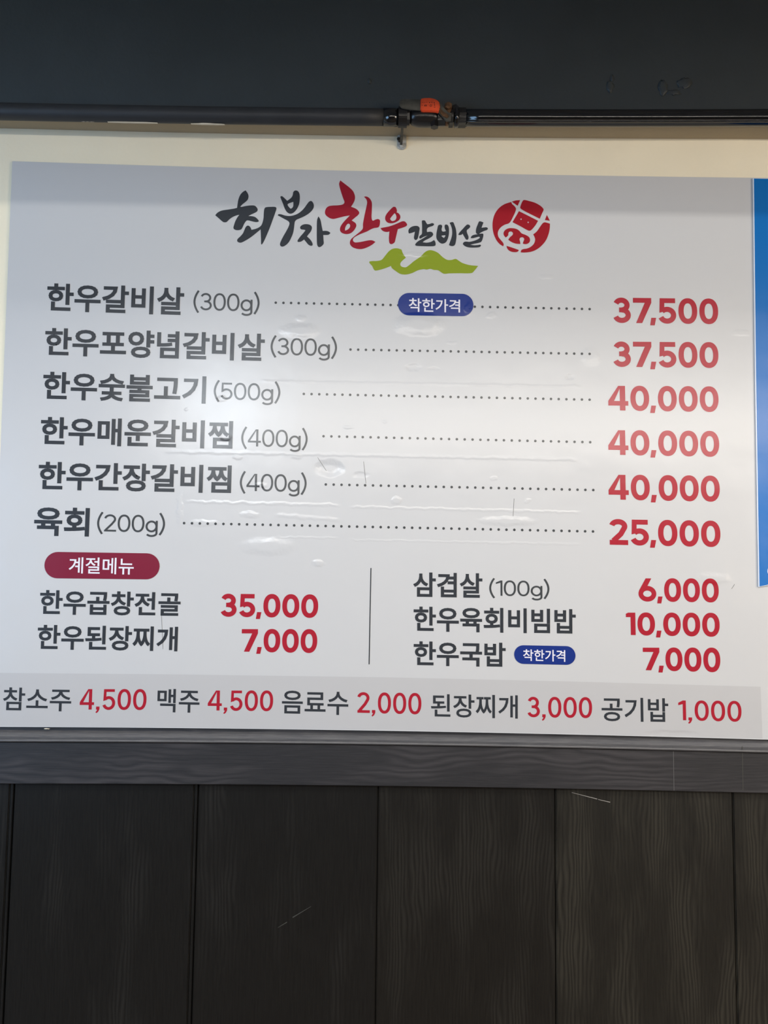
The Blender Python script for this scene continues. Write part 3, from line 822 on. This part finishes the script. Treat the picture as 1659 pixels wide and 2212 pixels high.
keep(mesh('poster_print', allv, [tuple(range(n)), tuple(range(2 * n - 1, n - 1, -1))] + [(i, i + n, (i + 1) % n + n, (i + 1) % n) for i in range(n)], M_poster), poster)
# left rim of a pale letter that begins at the edge of the frame
cc = P(1657.5, 1234, DQ); bm = bmesh.new()
ring = [(cc.x + .022 + .022 * r * math.cos(a), cc.z + .0165 * r * math.sin(a)) for r in (1, .62) for a in [k * math.pi / 12 for k in range(24)]]
vv = [bm.verts.new((a, -DQ - .0006, b)) for a, b in ring] + [bm.verts.new((a, -DQ - .0004, b)) for a, b in ring]
for i in range(24):
    j = (i + 1) % 24
    bm.faces.new((vv[i], vv[j], vv[24 + j], vv[24 + i])); bm.faces.new((vv[i], vv[48 + i], vv[48 + j], vv[j])); bm.faces.new((vv[24 + i], vv[24 + j], vv[72 + j], vv[72 + i]))
keep(from_bm('poster_lettering', bm, M_letter), poster)
tag(poster, 'blue glossy poster with thin white edge over right end of the menu board', 'poster')

# ------------------------------------------------------------------ pipe line with valve
DC = D_B + .0185            # depth of the pipe axis
RP = .0172
def cz(pts): return zline(pts, DC)
axis = zline([(0, 241), (500, 249), (830, 254), (1010, 255), (1300, 255), (1659, 254.5)], DC)
pa = P(829, 254, DC)
pipe = empty('gas_pipe', (P(905, 254, DC).x, -DC, axis(0)))


def ring_prof(r, ridge=False, k=24):
    def f(x):
        z = axis(x); out = []
        for i in range(k):
            a = 2 * math.pi * i / k; rr = r
            out.append((-DC + rr * math.cos(a), z + rr * math.sin(a)))
        return out
    return f


def ridge_prof(x):
    z = axis(x); out = []
    for i in range(144):
        a = 2 * math.pi * i / 144
        c = math.degrees(a) - 233            # added seam low on the front to catch a second highlight
        rr = RP + .0022 * math.exp(-(c / 7.0) ** 2)
        out.append((-DC + rr * math.cos(a), z + rr * math.sin(a)))
    return out


def px_x(x): return P(x, 255, DC - RP).x


xs = lambda a, b, n: [a + (b - a) * i / n for i in range(n + 1)]
keep(sweep('pipe_section', ring_prof(RP), [X0] + xs(-1.0, px_x(829), 20), M_pipe, smooth=True), pipe)['label'] = 'matte black pipe length'
keep(sweep('pipe_section', ridge_prof, xs(px_x(1003), 1.2, 20) + [X1], M_pipeg, smooth=True), pipe)['label'] = 'glossy black pipe length'


def cyl(bm, c, axis_v, r, l, seg=24, r2=None, bev=0):
    r_ = bmesh.ops.create_cone(bm, cap_ends=True, segments=seg, radius1=r, radius2=r2 if r2 is not None else r, depth=l)
    q = Vector((0, 0, 1)).rotation_difference(Vector(axis_v)).to_matrix()
    for v in r_['verts']: v.co = q @ v.co + Vector(c)
    return r_


def xc(x, dz=0): return Vector((px_x(x), -DC, axis(px_x(x)) + dz))


def sleeve(name, a, b, r, m, seg=28, lab=None):
    bm = bmesh.new(); A, B = xc(a), xc(b)
    cyl(bm, (A + B) / 2, (B - A).normalized(), r, (B - A).length, seg)
    es = [e for e in bm.edges if len(e.link_faces) == 2 and any(len(f.verts) > 4 for f in e.link_faces)]
    bmesh.ops.bevel(bm, geom=es, offset=.0012, segments=2, affect='EDGES')
    o = keep(from_bm(name, bm, m, smooth=seg > 10), pipe)
    return o


sleeve('coupling', 828, 863, RP + .001, M_pipeg)
sleeve('pipe_nut', 861, 884, RP + .0004, M_valve, 8)
# valve body: ball chamber with flats
bm = bmesh.new(); bmesh.ops.create_uvsphere(bm, u_segments=24, v_segments=14, radius=1); c = xc(916)
for v in bm.verts:
    v.co = Vector((c.x + math.copysign(abs(v.co.x) ** .6, v.co.x) * .036, c.y + v.co.y * .0205, c.z + v.co.z * .0190 - .0005))
vb = keep(from_bm('valve_body', bm, M_valve, smooth=True), pipe)
bm = bmesh.new(); cyl(bm, xc(937) + Vector((0, -.006, -.0195)), (0, 0, 1), .0088, .012, 6); sub(from_bm('drain_plug', bm, M_valve), vb)
sleeve('pipe_nut', 943, 960, RP + .0008, M_valve, 8)
sleeve('pipe_nut', 958, 966, RP - .001, M_rust)
sleeve('pipe_nut', 968, 977, RP + .0022, M_valve, 6)
sleeve('pipe_nut', 979, 988, RP + .0030, M_pipeg, 28)
sleeve('pipe_nut', 988, 1004, RP + .0026, M_valve, 6)
# stem and its bolt above the body
sd = DC + .012
bm = bmesh.new(); cyl(bm, P(967, 244, sd), (0, 0, 1), .008, .022, 16); st_ = keep(from_bm('valve_stem', bm, M_rust, smooth=False), pipe)
bm = bmesh.new(); cyl(bm, P(968, 231.5, sd + .004), (0, 1, 0), .0085, .012, 6); cyl(bm, P(968, 231.5, sd + .010), (0, 1, 0), .0045, .006, 10)
sub(from_bm('stem_bolt', bm, M_rust), st_)
bm = bmesh.new(); cyl(bm, P(984, 236, sd - .003), (.3, 1, .2), .0085, .012, 6); sub(from_bm('stem_nut', bm, M_valve), st_)


def plate(name, pts, d, th, m, parent, bev=.0012):
    bm = bmesh.new(); q = [P(x, y, d) for x, y in pts]
    a = [bm.verts.new(v) for v in q]; f = bm.faces.new(a)
    r = bmesh.ops.extrude_face_region(bm, geom=[f])
    for v in [g_ for g_ in r['geom'] if isinstance(g_, bmesh.types.BMVert)]: v.co.y += th
    bmesh.ops.recalc_face_normals(bm, faces=bm.faces[:])
    bmesh.ops.bevel(bm, geom=bm.edges[:], offset=bev, segments=2, affect='EDGES')
    o = from_bm(name, bm, m)
    return o


LV = DC + .024
hd = keep(plate('lever_handle', [(866, 215), (874, 213.5), (912, 214), (948, 216), (956, 228), (968, 242), (976, 244), (974, 262), (964, 262), (950, 246), (944, 240), (910, 238.5), (880, 236), (868, 233.5), (862.5, 227), (863, 219)], LV, .003, M_lever, None, .0008), pipe)
slv = sub(plate('handle_sleeve', [(908.5, 213), (914, 211), (930, 210.5), (940, 213), (948, 218), (950.5, 226), (951, 236), (948, 243), (943, 241), (930, 240), (912, 239.8), (908, 238)], LV + .0022, .0068, M_orange, None, .0016), hd)
slv['label'] = 'orange vinyl sleeve on the lever'
sub(plate('sleeve_tongue', [(944, 236), (950.5, 232), (957, 240), (966, 246), (970, 250), (966, 255), (956, 250)], LV + .0016, .003, M_rust, None, .0006), hd)
for (x, y, w, h) in [(913, 221, 3, 1), (917.5, 221.4, 3, .9), (922, 221, 2.4, 1), (928, 221.5, 2.6, 2), (933, 221, 2.2, 1.6), (938, 222, 2.2, 2.2),
                     (912, 227.5, 1.2, 2.6), (919.5, 226.8, 3.4, 1.1), (919.5, 228.8, 3.4, 1.1), (917, 228, 1.1, 3.4), (921.4, 228, 1.1, 3.4), (930.5, 226.4, 3, 1), (930.5, 230, 3, 1), (928.6, 228.2, 1, 3), (932.4, 228.2, 1, 3), (938.8, 226.6, 1, 5), (938.8, 231.5, 4, 1)]:
    c = P(x, y, LV + .0024); w, h = w * .00046, h * .00046
    sub(mesh('sleeve_marking', [(c.x - w, c.y, c.z - h), (c.x + w, c.y, c.z - h), (c.x + w, c.y, c.z + h), (c.x - w, c.y, c.z + h)], [(0, 1, 2, 3)], M_dark), hd)
# flakes where the black paint is missing under the pipe
for (x0, x1, y, h, sd_) in [(166, 205, 260.2, .9, 1), (200, 232, 259.6, 2.2, 2), (232, 340, 262.5, 1.2, 3), (412, 485, 266.5, 1.6, 4), (100, 118, 257.5, .7, 5)]:
    rnd = random.Random(sd_); up = []; dn = []; N = 9
    for i in range(N + 1):
        x = x0 + (x1 - x0) * i / N; e = math.sin(math.pi * i / N) + .1; yy = y + (x - x0) * .022
        up.append(P(x, yy - h * e * rnd.uniform(.5, 1), DC)); dn.append(P(x, yy + h * e * rnd.uniform(.2, .5), DC))
    v = up + dn[::-1]; k = len(v)
    v = v + [a + Vector((0, .004, 0)) for a in v]
    keep(mesh('paint_chip', v, [tuple(range(k)), tuple(range(2 * k - 1, k - 1, -1))] + [(i, i + k, (i + 1) % k + k, (i + 1) % k) for i in range(k)], M_chip), pipe)
tag(pipe, 'black painted gas pipe with shut-off valve and orange lever under the black beam', 'pipe')

# pipe bracket: strap over the pipe, tail and plate on the wall, screw
br_ = empty('pipe_bracket', P(867, 322, 0))
bx = P(867, 300, .01).x; hw = .0092
zb0 = P(867, 322.5, .003).z; zc0 = axis(bx)
V = []; Fc = []
path = []
for i in range(17):                                # around the front of the pipe from top to bottom
    a = math.pi / 2 + math.pi * i / 16
    path.append((-DC + (RP + .0032) * math.cos(a), zc0 + (RP + .0032) * math.sin(a)))
path += [(-DC + .004, zc0 - RP - .0032)]
path = [(-.03, zc0 + RP + .0032)] + path
pn = [Vector(p) for p in path]
for i, p in enumerate(pn):
    t = (pn[min(i + 1, len(pn) - 1)] - pn[max(i - 1, 0)]).normalized(); nrm = Vector((t.y, -t.x)) * .0009
    for s, sx in ((-1, -1), (-1, 1), (1, 1), (1, -1)):
        q = p + nrm * s; V.append((bx + sx * hw, q.x, q.y))
    if i:
        a, b = (i - 1) * 4, i * 4
        for j in range(4): Fc.append((a + j, a + (j + 1) % 4, b + (j + 1) % 4, b + j))
Fc += [(0, 1, 2, 3), tuple(range(len(V) - 1, len(V) - 5, -1))]
# only the lower tail is bare zinc, the part on the pipe is painted black
keep(mesh('strap', V, Fc, M_valve), br_)
arm = [(bx - .0028, -DC, zc0 - RP - .0045), (bx - .0028, -.004, zc0 - RP - .013)]
bm = bmesh.new(); box_bm(bm, bx - .0030, bx + .0026, -DC - .003, -.003, 0, .0028, .0006)
for v in bm.verts: v.co.z += zc0 - RP - .0035
keep(from_bm('arm', bm, M_valve), br_)
o = plate('wall_plate', [(857.8, 277), (878, 277.5), (878, 315), (876.5, 319.5), (872, 322.5), (864, 322.5), (859.5, 319.5), (857.8, 315)], .0035, .0030, M_zinc, None, .0006); keep(o, br_)
o = plate('wall_tongue', [(859.5, 279), (876.5, 279.5), (876, 297), (875.5, 308), (872, 318.5), (864.5, 318.5), (860.5, 307), (860, 296)], .0060, .0014, M_zinc, None, .0005); keep(o, br_)
o = plate('hook', [(865, 290), (869, 290), (870, 296), (867.5, 304), (864, 305.5), (861, 302), (864, 297)], .012, .004, M_valve, None, .001); keep(o, br_)
bm = bmesh.new(); cyl(bm, P(866.5, 314, .0065), (0, 1, 0), .0032, .003, 14); keep(from_bm('screw', bm, M_zinc), br_)
bm = bmesh.new(); cyl(bm, P(862, 302, .011), (.3, 1, 0), .0036, .010, 10); keep(from_bm('bolt', bm, M_valve), br_)
tag(br_, 'small zinc pipe bracket screwed to cream wall under the valve', 'bracket')
